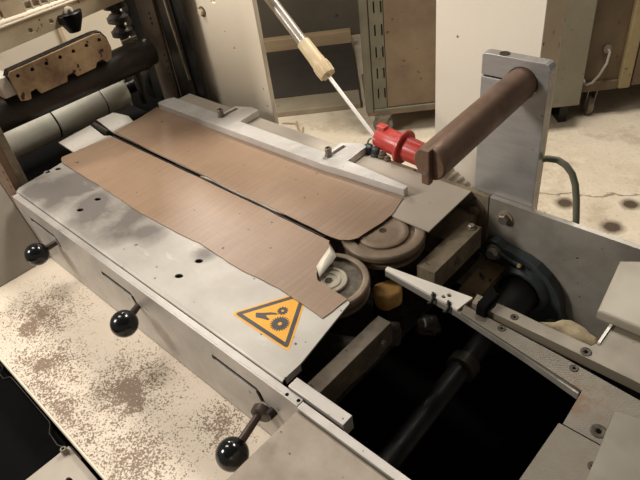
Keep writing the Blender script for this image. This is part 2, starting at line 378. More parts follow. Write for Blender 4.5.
bm = bm_new(); P0 = [G @ Vector(p) for p in ((1150, 2640, -696), (1160, 2618, -700), (1180, 2610, -690), (1208, 2610, -654), (1234, 2612, -600), (1244, 2624, -552), (1244, 2655, -546))]
wr = obj('pull_wire', tube(bm, P0, 6, 8), M['tube'], c3)
obj('wire_boss', lathe(bm_new(), G @ Vector((1244, 2658, -546)), G @ Vector((0, -1, 0)), [(0, 20), (10, 20), (14, 12)], 16), M['bolt'], wr)
obj('wire_boss', lathe(bm_new(), G @ Vector((1149, 2658, -697)), G @ Vector((0, -1, 0)), [(0, 16), (12, 16), (22, 8)], 16), M['white'], wr)
castor(c3, 1222, 2700, -750); castor(c3, 1700, 3050, -750)

# ---------------------------------------------------------------- white column
pl = empty('machine_column', 'tall cream painted machine column behind the aluminium post', 'column', (-550, 1040, -900))
plate('front_panel', [(-661, -900), (-437, -900), (-437, 900), (-661, 900)], [circ(-610, 165, 3, 8)], 1000, 1003, surf('white_column_paint', (252, 243, 226), (240, 228, 208), 0, .5, 3, .5, (110, 88, 66), 45, .78, bump=.04), pl, 'xz')
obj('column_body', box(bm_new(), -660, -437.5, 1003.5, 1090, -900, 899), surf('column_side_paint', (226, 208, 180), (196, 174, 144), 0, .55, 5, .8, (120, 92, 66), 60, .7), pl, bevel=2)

# ---------------------------------------------------------------- machine base under the bed
mb = empty('machine_base', 'dark machine base and black open pit below the bed plates', 'machine', (-900, 400, -900))
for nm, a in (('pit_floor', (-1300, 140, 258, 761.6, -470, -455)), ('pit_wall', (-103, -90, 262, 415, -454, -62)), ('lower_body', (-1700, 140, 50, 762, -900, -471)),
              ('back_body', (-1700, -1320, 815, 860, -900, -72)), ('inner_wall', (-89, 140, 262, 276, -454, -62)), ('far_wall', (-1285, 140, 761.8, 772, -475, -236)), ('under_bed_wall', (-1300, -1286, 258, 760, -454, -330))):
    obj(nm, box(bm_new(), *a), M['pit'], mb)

# far side frame with bolts
sf = empty('far_side_frame', 'grimy aluminium side frame wall behind the black flange bearing', 'frame', (-200, 768, -235))
plate('frame_plate', [(-391, -235), (140, -235), (140, 0), (-391, 0)], [circ(-300, -120, 2.0, 8), circ(-228, -60, 2.2, 8)], 762, 772, M['alu_dirty'], sf, 'xz', bevel=.6)
obj('frame_block', box(bm_new(), -640, -393, 762, 772, -235, -1), M['grimy'], sf, bevel=1)
def hexbolt(parent, c, d, r=9, washer=14, h=7, mat=None):
    c = Vector(c); d = Vector(d).normalized()
    b = obj('bolt', lathe(bm_new(), c + d * 2.2, d, [(0, r), (h * .8, r), (h, r * .85)], 6, .3), mat or M['bolt'], parent)
    obj('washer', lathe(bm_new(), c, d, [(0, washer), (2, washer), (2.2, washer - .6)], 24), M['grimy'], b)
    return b
hexbolt(sf, (-416, 762, -34), (0, -1, 0), 10, 17, 9, M['grimy'])
hexbolt(sf, (-359, 762, -31), (0, -1, 0), 10, 14, 9)
hexbolt(sf, (-398, 762, -128), (0, -1, 0), 9, 13, 9)
hexbolt(sf, (-150, 762, -34), (0, -1, 0), 4, 6, 4)

# flange bearing and its shaft
fb = empty('flange_bearing', 'blue-black two-bolt flange bearing on the far side frame', 'bearing', (-290, 755, -240))
out = []
ux, uz = .74, -.67; cx0, cz0 = -304, -155
def fl(t, s): return (cx0 + ux * t - uz * s * 1, cz0 + uz * t + ux * s)
prof = [(-108, 0), (-105, 14), (-96, 22), (-80, 27), (-64, 38), (-46, 50), (-26, 58), (0, 61), (26, 58), (46, 50), (64, 38), (80, 27), (96, 22), (105, 14), (108, 0)]
out = [fl(t, s) for t, s in prof] + [fl(t, -s) for t, s in prof[::-1][1:-1]]
plate('flange', out, [circ(cx0, cz0, 37, 28)], 742, 761.5, M['blue_iron'], fb, 'xz', bevel=2)
obj('bearing_collar', lathe(bm_new(), (cx0, 742, cz0), (0, -1, 0), [(0, 50), (9, 47), (14, 43), (14, 38), (0, 38)], 36), M['blue_iron'], fb)
for t in (-84, 84):
    x, z = fl(t, 3); hexbolt(fb, (x, 741.8, z), (0, -1, 0), 11, 15, 11, M['alu_clean'])
obj('grease_nipple', lathe(bm_new(), (cx0 - 8, 736, cz0 + 56), (.2, -.7, .5), [(0, 4), (5, 4), (6, 2.4), (12, 2.4), (14, 3)], 10), M['rust'], fb)
obj('boss_rib', tube(bm_new(), [(cx0 - 52, 741, cz0 + 62), (cx0 - 30, 739, cz0 + 56), (cx0 - 8, 737, cz0 + 55)], [3.5, 4, 5], 8), M['blue_iron'], fb)
ps = empty('drive_shaft', 'black drive shaft crossing the dark pit from near rail to flange bearing', 'shaft', (-284, 500, -180))
obj('shaft_rod', cyl(bm_new(), (-284, 262, -150), (-303, 742, -155), 17, seg=32), M['black_iron'], ps)
obj('coupling_sleeve', lathe(bm_new(), (-298, 600, -154), (-.035, 1, 0), [(0, 26), (2, 34), (136, 34), (138, 32)], 36), M['black_iron'], ps)
obj('shaft_collar', lathe(bm_new(), (-294, 520, -153), (-.035, 1, 0), [(0, 22), (1, 25), (20, 25), (21, 22)], 30), M['dark_iron'], ps)

# grimy ledges and cross bars in the pit
obj('inner_ledge', box(bm_new(), -560, -413, 664, 761, -84, -40), M['grimy'], label='crusted steel ledge behind the far pulley beside the cross bar', cat='ledge', bevel=1)
obj('lower_ledge', box(bm_new(), -376, -338, 600, 741, -134, -120), surf('cream_crust_ledge', (168, 150, 118), (96, 80, 58), 0, .7, 14, .9, (40, 30, 22), 60, .66, bump=.3), label='cream crusted ledge low between the cross bar and drive shaft', cat='ledge')
def crossbar(label, x0, x1, y0, y1, z0, z1, mat, bolts):
    e = empty('cross_bar', label, 'bar', ((x0 + x1) / 2, (y0 + y1) / 2, z0), 'cross bars spanning the pit')
    plate('bar_body', [(x0, y0), (x1, y0), (x1, y1), (x0, y1)], [], z0, z1, mat, e, bevel=1)
    for (x, y, z, d) in bolts: hexbolt(e, (x, y, z), d, 6, 8, 5)
    return e
crossbar('short grimy cross bar beside the front corner of the bed', -394, -370, 262, 450, -75, -30, surf('greasy_bar_steel', (118, 106, 88), (66, 58, 46), .2, .55, 16, .9, (36, 30, 24), 110, .68, bump=.2), [(-370, 424, -50, (1, 0, 0))])
crossbar('grimy cross bar running from far frame towards the white finger', -412, -378, 574, 716, -75, -30, M['grimy'], [(-391, 704, -30, (0, 0, 1)), (-378, 640, -52, (1, 0, 0))])
fl_ = empty('lower_deck', 'dark littered deck under the belt pulleys', 'deck', (-470, 400, -130))
obj('deck_plate', box(bm_new(), -1190, -396, 266, 760, -134, -124), M['grimy_dark'], fl_)
b = bm_new()
obj('idler_roller', cyl(b, (-450, 380, -66), (-398, 404, -66), 17, seg=22), M['grimy_dark'], label='dark grimy idler roller lying under the front pulley', cat='roller', bevel=1.5)
def lump(name, c, r, sc, mat, label, cat, seed=1, parent=None):
    rnd = random.Random(seed); b = bm_new(); bmesh.ops.create_icosphere(b, subdivisions=3, radius=r)
    from mathutils import noise
    for v in b.verts:
        n = v.co.normalized(); k = 1 + .35 * noise.noise(n * 1.6 + Vector((seed, 0, 0))) + .12 * noise.noise(n * 5 + Vector((0, seed, 0)))
        v.co = Vector((v.co.x * sc[0] * k, v.co.y * sc[1] * k, v.co.z * sc[2] * k)) + Vector(c)
    return obj(name, b, mat, parent, label=label, cat=cat, angle=60)
bm = bm_new()
prism(bm, rounded([(-460, 516), (-446, 546), (-424, 550), (-411, 530), (-422, 502), (-442, 500)], 8), -88, -54)
obj('foam_shade_block', prism(bm_new(), [(-458, 512), (-444, 544), (-424, 548), (-412, 530), (-424, 504), (-442, 502)], -123, -88.3), M['dark_iron'], label='added dark block for the shaded lower part of the amber foam block', cat='block')  # added block; its dark tone stands in for the foam's shaded lower part
obj('foam_block', bm, M['foam'], label='amber yellow foam block wedged between the pulleys and white finger', cat='foam block', bevel=6)
lump('dirt_lump', (-392, 474, -90), 17, (1.1, 1, 1.2), M['grimy_dark'], 'crusted lump of grime at the end of the short cross bar', 'dirt', 3)
lump('dirt_lump', (-366, 540, -112), 18, (1.1, 1.1, .9), M['dark_iron'], 'dark lump of grime under the tip of the white finger', 'dirt', 6)
lump('dirt_lump', (-425, 345, -112), 13, (1.3, 1, 1), M['grimy_dark'], 'small dark lump of grime behind the spacer block', 'dirt', 8)
lump('dirt_lump', (-436, 310, -112), 12, (1, 1.2, 1.1), M['grimy_dark'], 'small dark nut-like lump nearest the near rail', 'dirt', 9)
lump('crust_heap', (-156, 572, -30), 34, (1.2, .6, .5), M['rag'], 'cream crusted heap between the flange bearing and grey deck plate', 'debris', 11)
obj('heap_shelf', box(bm_new(), -206, -122, 560, 590, -64, -50), M['grimy_dark'], label='dark shelf carrying the cream crusted heap', cat='shelf')

# ---------------------------------------------------------------- bed plates
bx, by = -805, 389
holes = [(-1218, 341), (-1208, 362), (-1014, 309), (-1017, 350), (-688, 308), (-690, 351)]
bp = empty('bed_plate', 'long near bed plate of smudged aluminium carrying the yellow warning sticker', 'plate', (bx, by, -12))
MB = bed_mat(bx, by)
outer = rounded([(-1211, 270), (-404, 270), (-404, 300), (-424, 425), (-546, 425), (-546, 514), (-1243, 514), (-1243, 424), (-1231, 400), (-1222, 352), (-1216, 300)], 4)
plate('plate_sheet', outer, [circ(x, y, 5.6, 18, 1.3, .9, .5) for x, y in holes], -3, 0, MB, bp, bevel=.4)
bm = bm_new(); prof = [(0, 0), (-3.5, -.8), (-6, -3), (-7, -6), (-7, -14), (-5, -14), (-5, -6), (-4, -3.4), (0, -3)]
prism(bm, [(270 + a, b) for a, b in prof], -1207, -404.5, 'yz'); obj('bent_lip', bm, MB, bp)
obj('end_lip', box(bm_new(), -406.5, -404.2, 271, 299, -14, -3.2), MB, bp)
# warning sticker
st = plate('warning_sticker', rounded([(-553, 304), (-431, 304), (-492, 410)], 9), [], 0.05, .25, M['yellow'], bp, label='yellow triangular warning sticker with a hand and gears')
plate('border', rounded([(-548, 307), (-436, 307), (-492, 403.5)], 7), [[(-537, 313.2), (-447, 313.2), (-492, 391)]], .27, .4, M['sign_dark'], st)
def gear(cx, cy, r, n, hole):
    pts = []
    for k in range(n * 4):
        a = 2 * math.pi * k / (n * 4); rr = r if k % 4 < 2 else r * .8
        pts.append((cx + rr * math.cos(a), cy + rr * math.sin(a)))
    return plate('gear_symbol', pts, [circ(cx, cy, hole, 14)], .27, .4, M['sign_dark'], st)
gear(-478, 333, 14.5, 22, 3.2); gear(-493, 353.5, 8.6, 11, 2.2)
plate('hand_symbol', rounded([(-523, 327), (-513, 334), (-505, 341), (-497, 345), (-493, 344), (-500, 339), (-507, 332.5), (-503, 331), (-496, 330), (-497, 327.5), (-507, 324.5), (-516, 320.5)], 1.5, 3), [], .27, .4, M['sign_dark'], st)

fd = empty('far_bed_plate', 'far bed plate with a grey tab reaching over the rear pulley', 'plate', (-850, 650, -4))
plate('deck_sheet', [(-1253, 526), (-540, 526), (-520, 560), (-512, 600), (-506, 626), (-424, 626), (-427, 761), (-1253, 761)], [], -3, 0, M['grey_plate'], fd, bevel=.3)
obj('gap_strip', box(bm_new(), -1235, -560, 517, 519, -12, -1), M['dark_iron'], fd)

# brown sheets with ragged edges
def jag(pts, amp, step, seed):
    rnd = random.Random(seed); o = []
    for i in range(len(pts)):
        a, b = Vector(pts[i]), Vector(pts[(i + 1) % len(pts)]); n = max(1, int((b - a).length / step))
        for k in range(n):
            p = a.lerp(b, k / n); o.append((p.x + rnd.uniform(-amp, amp), p.y + rnd.uniform(-amp, amp)))
    return o
ns = empty('brown_cover_sheet', 'brown cover sheet on the near bed plate, end torn open', 'cover sheet', (-830, 440, 0), None)
npts = [(-1248, 391), (-1222, 380), (-1045, 378), (-894, 372), (-791, 376), (-725, 381), (-629, 377), (-531, 383), (-434, 377), (-430, 427), (-494, 431), (-504, 440), (-514, 452), (-520, 470), (-516, 482), (-530, 500), (-543, 513), (-823, 514), (-1226, 512), (-1240, 450)]
plate('sheet', jag(npts, .7, 14, 2), [circ(-1190, 400, 3, 8), circ(-680, 396, 1.6, 8)], .5, 1.6, M['sheet'], ns)
bm = bm_new()                                   # curled flap of torn backing
fp = [(-543, 512, 2), (-503, 486, 7), (-499, 470, 6), (-496, 437, 2.5), (-516, 452, 3), (-522, 470, 3.5), (-530, 498, 4), (-517, 487, 9.5), (-510, 465, 8.5)]
fv = [bm.verts.new(p) for p in fp]
for t in ((0, 1, 7), (1, 2, 7), (2, 8, 7), (2, 3, 8), (3, 4, 8), (4, 5, 8), (5, 7, 8), (5, 6, 7), (6, 0, 7)): bm.faces.new([fv[k] for k in t])
fo = obj('torn_flap', bm, M['paper_back'], ns, label='white curled torn corner', angle=20)
sm = fo.modifiers.new('thick', 'SOLIDIFY'); sm.thickness = .0008
fs = empty('brown_cover_sheet', 'brown cover sheet on the far bed plate beside the guide bar', 'cover sheet', (-870, 600, 0), None)
fpts = [(-1240, 528), (-1087, 525), (-900, 526), (-818, 523), (-700, 524), (-560, 522), (-531, 524), (-516, 534), (-509, 545), (-505, 575), (-501, 600), (-500, 628), (-508, 655), (-514, 678), (-619, 672), (-1262, 665), (-1250, 600)]
plate('sheet', jag(fpts, .7, 14, 5), [circ(-664, 580, 1.9, 8), circ(-1180, 622, 3, 8)], .5, 1.6, M['sheet'], fs)
bm = bm_new(); prism(bm, [(-900, 518.5), (-860, 521), (-800, 519.5), (-740, 521), (-690, 520), (-660, 522.5), (-700, 523.6), (-800, 523), (-890, 524)], -1, 1.5)
obj('frayed_edge', bm, M['alu_dirty'], fs, label='greasy grey frayed edge')

# pulleys
def pulley(label, cx, cy, R, mode):
    e = empty('belt_pulley', label, 'pulley', (cx, cy, -60), 'belt pulleys under the cover sheets')
    rin = R - (11 if mode == 0 else 18)
    obj('rim', lathe(bm_new(), (cx, cy, -30), (0, 0, 1), [(0, R - 9), (0, R - 1), (6, R - 1), (8, R - 8), (13, R - 8), (15, R), (23, R), (25.5, R - 2), (26, R - 4), (26, rin + 1.5), (25, rin), (12, rin), (12, R - 20), (0, R - 20)], 72), M['pulley'], e)
    obj('web', lathe(bm_new(), (cx, cy, -28), (0, 0, 1), [(0, rin - 10), (12.5, rin - 10), (12.5, rin - .4), (17 if mode == 0 else 19, rin - .4), (17.6 if mode == 0 else 19.6, 20)], 64), M['pulley_dirt'] if mode == 0 else M['pulley'], e)
    if mode == 0: base, h, prf = -14, 30, [(0, 30), (7, 30), (8.5, 28.5), (8.5, 24.5), (6.8, 23.5), (6.8, 20), (8.2, 19), (8.2, 14.5), (6.5, 13.5), (6, 6), (6, 1)]
    else: base, h, prf = -9.5, 44, [(0, 44), (4, 44), (5.6, 42), (6.2, 35), (5.2, 33), (5.2, 16), (5.6, 12), (5.6, 1)]
    obj('hub', lathe(bm_new(), (cx, cy, base), (0, 0, 1), prf, 56), M['pulley_hub'] if mode == 0 else M['pulley'], e)
    obj('centre_screw', lathe(bm_new(), (cx, cy, base + (6.1 if mode == 0 else 5.3)), (0, 0, 1), [(0, 6.5), (.9, 6.5), (1.1, 5), (.4, 4), (.4, 1)], 6), M['screw'], e)
    obj('spindle', cyl(bm_new(), (cx, cy, -124), (cx, cy, -37), 12, seg=18), M['dark_iron'], e)
pulley('nearer round belt pulley with grey ringed hub, under the torn sheet corner', -487, 447, 64, 0)
pulley('farther brown belt pulley with stepped rim, under the grey tab', -491, 589, 71, 1)

# ---------------------------------------------------------------- guide bar with brackets and cap screws
gbr = empty('guide_bar', 'long pale aluminium guide bar along the far cover sheet', 'guide bar', (-880, 690, 2))
plate('bar_body', rounded([(-1250, 668), (-1244, 660), (-690, 668), (-655, 672), (-514, 682), (-514, 694), (-648, 704), (-690, 704), (-1236, 704), (-1246, 690)], 2, 2), [], 1.7, 17, M['bar'], gbr, bevel=.5)
for x, wd in ((-1052, 68), (-718, 54)):
    e = plate('slotted_tab', [(x, 704.6), (x + wd, 704.6), (x + wd - 3, 766), (x + wd * .55, 768), (x - 2, 750)], [[(x + 6, 707), (x + 16, 707), (x + 17, 746), (x + 7, 746)]], 1.4, 16.5, M['bar'], gbr, bevel=.4)
    obj('slot_floor', box(bm_new(), x + 7.6, x + 15.6, 708, 745, 1.4, 3), M['black_iron'], e)
    obj('cap_screw', lathe(bm_new(), (x + 11, 698, 17.1), (0, 0, 1), [(0, 8.5), (1.2, 8.5), (1.3, 6.8), (17, 6.8), (18, 6), (18, 3.8), (13, 3.6), (13, .5)], 20), M['bolt'], e)

# ---------------------------------------------------------------- near side rail with slots
fr = empty('near_side_rail', 'long near side rail of aluminium with three L-shaped slots', 'rail', (-770, 255, -150))
slots = [(-1142, -1034), (-858, -760), (-545, -446)]
hl = [slotpoly(a, b, -38, 11, 7, 24) for a, b in slots]
for a, b in slots:
    hl += [circ(b - 20, -60, 2.2, 6, 1.8, .8, -.6), circ(b + 40, -48, 2.2, 6, 1.8, .8, -.6)]
plate('rail_plate', [(-1192, -150), (-362, -150), (-362, 0), (-1192, 0)], hl, 249, 252, M['alu'], fr, 'xz', bevel=.4)
obj('top_flange', box(bm_new(), -1192, -362, 252.1, 261, -6, -.1), M['alu'], fr, bevel=.4)
obj('slot_shade_sheet', box(bm_new(), -1180, -400, 256, 258, -120, -10), M['pit'], fr)  # black sheet added to stand in for the shade behind the slots
for x, y in ((-384, 253.5), (-366, 256)): obj('pin_hole', lathe(bm_new(), (x, y, 0.05), (0, 0, 1), [(0, 2.6), (.25, 2.4)], 12), M['pit'], fr)
r2 = empty('short_side_rail', 'short aluminium rail continuing beyond the spacer block', 'rail', (-200, 252, -60))
plate('rail_plate', [(-360, 247), (140, 247), (140, 258), (-360, 258)], [], -60, 1, M['alu'], r2, bevel=.4)
obj('spacer_block', box(bm_new(), -390, -297, 262, 279, -22, 4), M['alu'], label='small pale spacer block lying across the rail end at the pit corner', cat='block', bevel=1)

# ball levers
def lever(label, px, pz, ball, r, hub=False):
    e = empty('ball_lever', label, 'lever', (px, 246, pz), 'black ball levers on the near side rail')
    a, b = Vector((px, 258, pz)), Vector(ball); d = (b - a).normalized()
    obj('rod', cyl(bm_new(), a, b - d * (r * .9), 5.2, 6.2, 18), M['lever'], e)
    bb = bm_new(); sphere(bb, ball, r, 40); obj('ball', bb, M['ball'], e, angle=80)
    if hub:
        c = Vector((px + 8, 240, pz - 10)); obj('hub_disc', lathe(bm_new(), (px + 1, 247, pz - 6), (.35, -1, -.05), [(0, 13), (1.5, 15), (11, 15), (12.5, 13)], 30), M['lever'], e, label='brown rusted hub disc')
        obj('hub_pin', cyl(bm_new(), (px + 22, 248.5, pz + 6), (px + 22, 238, pz + 6), 7, seg=16), M['dark_iron'], e)
    return e
lever('black ball lever in the farthest slot, beside the tilted grey guard', -1044, -55, (-1045, 208, -57), 22.5)
lever('black ball lever in the middle slot of the near rail', -754, -57, (-727, 209, -51), 22.5)
lever('black ball lever with a brown hub, nearest the camera', -440, -66, (-437, 180, -97), 23, True)

# ---------------------------------------------------------------- tray, guard, lower left
ty = empty('drip_tray', 'cream painted tray with chipped speckled paint along the near rail', 'tray', (-760, 150, -165))
obj('tray_sheet', box(bm_new(), -1290, -359, 52, 248.5, -150, -145), tray_mat(-760, 150), ty)
obj('front_lip', box(bm_new(), -1290, -359, 48.5, 51.8, -168, -143.5), M['cream'], ty, bevel=.8)
gd = empty('tilted_guard', 'tilted plain grey guard plate at the left edge', 'guard', (-1180, 180, -140))
bm = bm_new(); prism(bm, [(-1146, -143.4), (-1228, 26), (-1233, 24), (-1151, -143.4)], -160, 247.5, 'xz'); obj('guard_plate', bm, M['grey_plate'], gd, bevel=.5)
for y in (247.6,): obj('edge_gasket', tube(bm_new(), [(-1228, 248.3, 22), (-1187, 248.3, -62), (-1148, 248.3, -143)], .6, 6), M['pit'], gd)
lb = empty('lower_cabinet', 'black sheet-metal cabinet top below the tray edge at lower left', 'cabinet', (-800, -100, -900))
bm = bm_new(); box(bm, -1500, -480, -500, 45, -212, -204); obj('top_sheet', bm, M['pit'], lb)
obj('cabinet_body', box(bm_new(), -1500, -480, -500, 45, -899, -213), M['pit'], lb)
rim = [(-1200, 47), (-992, 47), (-986, 44), (-985, 36), (-962, 36), (-958, 44), (-952, 47), (-800, 47), (-792, 45), (-778, 36), (-745, 34), (-730, 40), (-724, 47), (-690, 47)]
obj('rim_wire', tube(bm_new(), [(x, y, -200) for x, y in rim], 1.0, 6), M['grimy_dark'], lb)
br = empty('grey_bracket', 'grey painted bracket plate with a hex screw at the bottom left', 'bracket', (-600, -20, -203))
plate('bracket_plate', [(-692, -110), (-420, -110), (-420, 43), (-692, 43)], [circ(-636, 14, 5, 16, 1.6, 1)], -166, -160, M['grey_plate'], br, bevel=.6)
obj('bracket_foot', box(bm_new(), -690, -420, -110, 42, -203.5, -166.5), M['dark_iron'], br)
obj('hex_screw', lathe(bm_new(), (-684, 34, -159.8), (0, 0, 1), [(0, 6), (1, 6), (1.2, 5), (11, 5), (12, 4), (12, 2.6), (8, 2.6), (8, .4)], 20), M['bolt'], br)
cp = empty('junction_cover', 'scratched aluminium cover plate at the bottom centre', 'cover', (-230, 150, -150))
obj('cover_box', box(bm_new(), -360, 120, 20, 246, -150, -4), surf('scratched_aluminium', (160, 149, 134), (124, 111, 96), .35, .4, 9, .9, (90, 76, 62), 90, .7, bump=.08), cp, bevel=1)

# ---------------------------------------------------------------- right hand side
fg = empty('guide_finger', 'white pointed guide finger reaching towards the pulleys', 'finger', (-360, 512, -16))
ft = rounded([(-427, 518.5), (-288, 535), (-293, 502), (-303, 503), (-306, 509), (-311, 510), (-312, 505), (-330, 505), (-333, 511), (-338, 512), (-339, 506), (-426, 511)], 1.0, 2)
plate('finger_plate', ft, [circ(-317, 520, 3.6, 14), circ(-322, 513, 3.2, 14)], -4, 0, M['white'], fg, bevel=.3)
bm = bm_new(); prism(bm, [(-427, 511.5), (-427, 517), (-292, 506), (-180, 488), (-108, 474.5), (-108, 470), (-180, 484), (-292, 501)], -15, -4.2); obj('finger_bar', bm, surf('dull_finger_bar', (150, 146, 138), (118, 110, 98), .3, .5, 20, .8, bump=.05), fg, bevel=.4)
for x, y in ((-309, 506), (-336, 507.5)): obj('clip', tube(bm_new(), [(x - 3, y + 3, -1), (x + 1, y - 2, 2), (x + 4, y - 6, -2), (x + 2, y - 8, -9), (x - 3, y - 9, -12)], 2.2, 8), M['black_iron'], fg)
def screw(parent, x, y, z, r=7):
    s = obj('countersunk_screw', lathe(bm_new(), (x, y, z + .1), (0, 0, 1), [(0, r), (.5, r), (.7, r * .85), (.3, r * .8), (.3, r * .45), (.1, r * .4), (.1, r * .1)], 22), M['screw'], parent)
    obj('screw_socket', lathe(bm_new(), (x, y, z + .45), (0, 0, 1), [(0, r * .36), (.35, r * .34)], 6), M['pit'], s)
ta = empty('tread_plate', 'fine ribbed steel plate bordering the far side of the pit', 'plate', (-80, 470, -14))
plate('plate_body', [(-286, 500.5), (-106, 474.5), (-104, 419.6), (140, 419.6), (140, 480), (-46, 500), (-150, 509), (-243, 513.5), (-290, 516)], [], -4, -.5, M['knurl'], ta, bevel=.3)
screw(ta, -228, 507, -.5, 5.5); screw(ta, -127, 500, -.5, 5.5); screw(ta, -70, 434, -.5, 9)
obj('under_beam', box(bm_new(), -103, 140, 422, 455, -60, -4.5), M['dark_iron'], ta)
tb2 = empty('tread_plate', 'fine ribbed steel plate on the right side of the pit, nearest the camera', 'plate', (-50, 330, -14))
plate('plate_body', [(-108, 418), (140, 418), (140, 262), (-111, 262)], [], -4, -.5, M['knurl_2'], tb2, bevel=.3)
screw(tb2, -58, 390, -.5, 5.5)
obj('under_beam', box(bm_new(), -103, 140, 277, 416, -30, -4.5), M['dark_iron'], tb2)
tc = empty('deck_plate', 'grey steel deck plate with corner step beneath the raised cream cover', 'plate', (-80, 560, -40))
plate('plate_body', [(-284, 539), (-281, 520), (-249, 519.5), (-154, 519), (-52, 518), (140, 516), (140, 700), (-110, 700), (-116, 640), (-116, 557), (-124, 540), (-185, 539), (-226, 540)], [], -10, 6, surf('shaded_grey_deck', (126, 117, 101), (104, 95, 80), .15, .5, 8, .6, (84, 72, 58), 110, .73, bump=.05), tc, bevel=.5)  # deck grey darkened to suggest the light falling off on this side
screw(tc, -222, 529, 6, 5.5); screw(tc, -125, 527, 6, 7)
obj('edge_strip', box(bm_new(), -119.8, -116.5, 548, 586, -10, 9), M['white'], tc, label='thin bright edge strip')
obj('black_clamp', prism(bm_new(), [(510, -14), (517.5, -14), (517.5, 6.5), (548, 6.5), (548, 17), (516, 20), (510, 16)], -270, -254, 'yz'), M['pit'], label='small black clamp block gripping the end of the grey deck plate', cat='clamp', bevel=3)
cc = empty('raised_cover', 'thick cream cover plate with one cut-off corner at the right edge', 'cover', (-40, 650, 0))
plate('cover_plate', [(-138, 586), (140, 592), (140, 748), (-70, 748), (-112, 722), (-152, 696)], [], 6.3, 22, M['cream_plate'], cc, bevel=3.5)
c5 = empty('flat_cover', 'flat grey-cream cover plate at the bottom right corner', 'cover', (0, 400, 0))
plate('cover_plate', [(-65, 455), (-52, 330), (140, 330), (140, 482), (-38, 462)], [], .3, 20, surf('shaded_cream_plate', (120, 113, 98), (106, 99, 84), .1, .5, 8, .6, (80, 70, 56), 90, .76, bump=.05), c5, bevel=1)  # cream darkened in the colour for the weak light in this corner

# ---------------------------------------------------------------- post and brown roller shaft
po = empty('clamp_post', 'upright milled aluminium clamp post on the far side frame', 'post', (-370, 782, -60))
out = rounded([(-424, -60), (-316, -60), (-316, 247), (-424, 247)], 9, 6)
# split clamp: saw cut running from the left edge to the bore
plate('post_block', [(-428, -60), (-320, -60), (-320, 238), (-321, 242), (-324, 245.5), (-329, 247), (-421, 247), (-427, 245.5), (-428, 242), (-428, 212.5), (-384, 212.5)] +
      [(-361 + 25 * math.cos(math.radians(a)), 211 + 25 * math.sin(math.radians(a))) for a in range(165, -181, -15)] + [(-384, 209.6), (-428, 209.6)], [], 773, 791, M['alu_clean'], po, 'xz', bevel=.8)
obj('cut_shim', box(bm_new(), -425, -388, 776, 790, 209.8, 212.3), M['pit'], po)
obj('clamp_screw', lathe(bm_new(), (-396, 782, 247.1), (0, 0, 1), [(0, 8), (.8, 7.8), (.8, 6.8), (.3, 6.5), (.3, .5)], 24), M['screw'], po)
rs = empty('brown_roller', 'rusty brown round bar held in the aluminium post, pointing at the camera', 'roller', (-352, 650, 188))
obj('roller_bar', lathe(bm_new(), (-361, 790, 212), (0, -1, -.055), [(0, 22), (1, 24), (256, 24), (258, 22)], 40), M['brown_iron'], rs)
kb = obj('end_key', box(bm_new(), -367, -355, 524, 534, 172, 223), M['brown_iron'], rs, bevel=1.5)
obj('centre_hole', cyl(bm_new(), (-361, 523.4, 189), (-361, 524.2, 189), 3.6, seg=14), M['bolt'], kb)

# hose loop behind the post
hp = [(-330, 803, 74), (-318, 804, 79), (-302, 805, 81), (-288, 805, 76), (-276, 805, 64), (-268, 805, 46), (-262, 805, 20), (-256, 805, -20), (-252, 805, -120), (-252, 805, -300), (-260, 800, -470)]
obj('cable_loop', tube(bm_new(), hp, 5.5, 12), M['hose'], label='grey-green hose looping down behind the aluminium post', cat='hose')

# ribbed white hose
b = bm_new(); pts = []; rad = []
for k in range(61):
    t = k / 60; pts.append((-590 + 190 * t, 858 - 12 * t, -36 - 70 * t - 30 * t * t)); rad.append(19 + (1.8 if k % 4 < 2 else 0))
obj('ribbed_hose', tube(b, pts, rad, 20), M['white_hose'], label='white ribbed hose behind the grey tab below the brown roller', cat='hose', angle=25)

# red plug and clamp, telescopic pole
rp = empty('red_connector', 'red plastic connector with a collar behind the far bed plate', 'connector', (-600, 800, -15))
A = Vector((-664, 800, 24)); B = Vector((-515, 800, 8)); d = (B - A).normalized()
obj('connector_body', lathe(bm_new(), A, d, [(0, 18), (2, 21), (10, 22), (14, 24), (50, 24), (52, 26), (56, 26), (58, 24), (140, 23), (150, 22)], 36), M['red'], rp)
obj('collar', lathe(bm_new(), A + d * 60, d, [(0, 24.4), (0, 33), (2, 35), (6, 35), (8, 33), (8, 24.4)], 36), M['red'], rp)
box(bm := bm_new(), -662, -640, 792, 808, 40, 52); obj('latch', bm, M['red'], rp, bevel=3)
tp = empty('telescopic_pole', 'slanting telescopic pole with a beige ferrule and thin chrome rod', 'pole', (-642, 795, -5))
P0 = Vector((-642, 795, -3)); P1 = Vector((-1090, 874, 311)); dd = (P1 - P0); 
def at(t): return P0 + dd * t
obj('chrome_rod', cyl(bm_new(), at(0), at(.40), 4.2, seg=18), M['chrome'], tp)
L = dd.length
obj('ferrule', lathe(bm_new(), at(.372), dd, [(0, 9), (0, 16), (4, 17.5), (L * .05, 17), (L * .09, 15.5), (L * .165, 15), (L * .167, 12)], 28), M['ferrule'], tp)
for k in range(8):
    a = 2 * math.pi * k / 8; u, v, dn = frame(P0, dd); c = at(.372) + (u * math.cos(a) + v * math.sin(a)) * 15.2
    obj('grip_rib', tube(bm_new(), [c, c + dn * L * .03 + (u * math.cos(a) + v * math.sin(a)) * 1.2, c + dn * L * .055], 3.0, 6), M['ferrule'], tp)
obj('outer_tube', cyl(bm_new(), at(.54), at(1.35), 11.5, seg=28), M['tube'], tp)
cl = empty('blue_clamp', 'small blue-grey clamp holding the foot of the chrome rod', 'clamp', (-665, 772, 0))
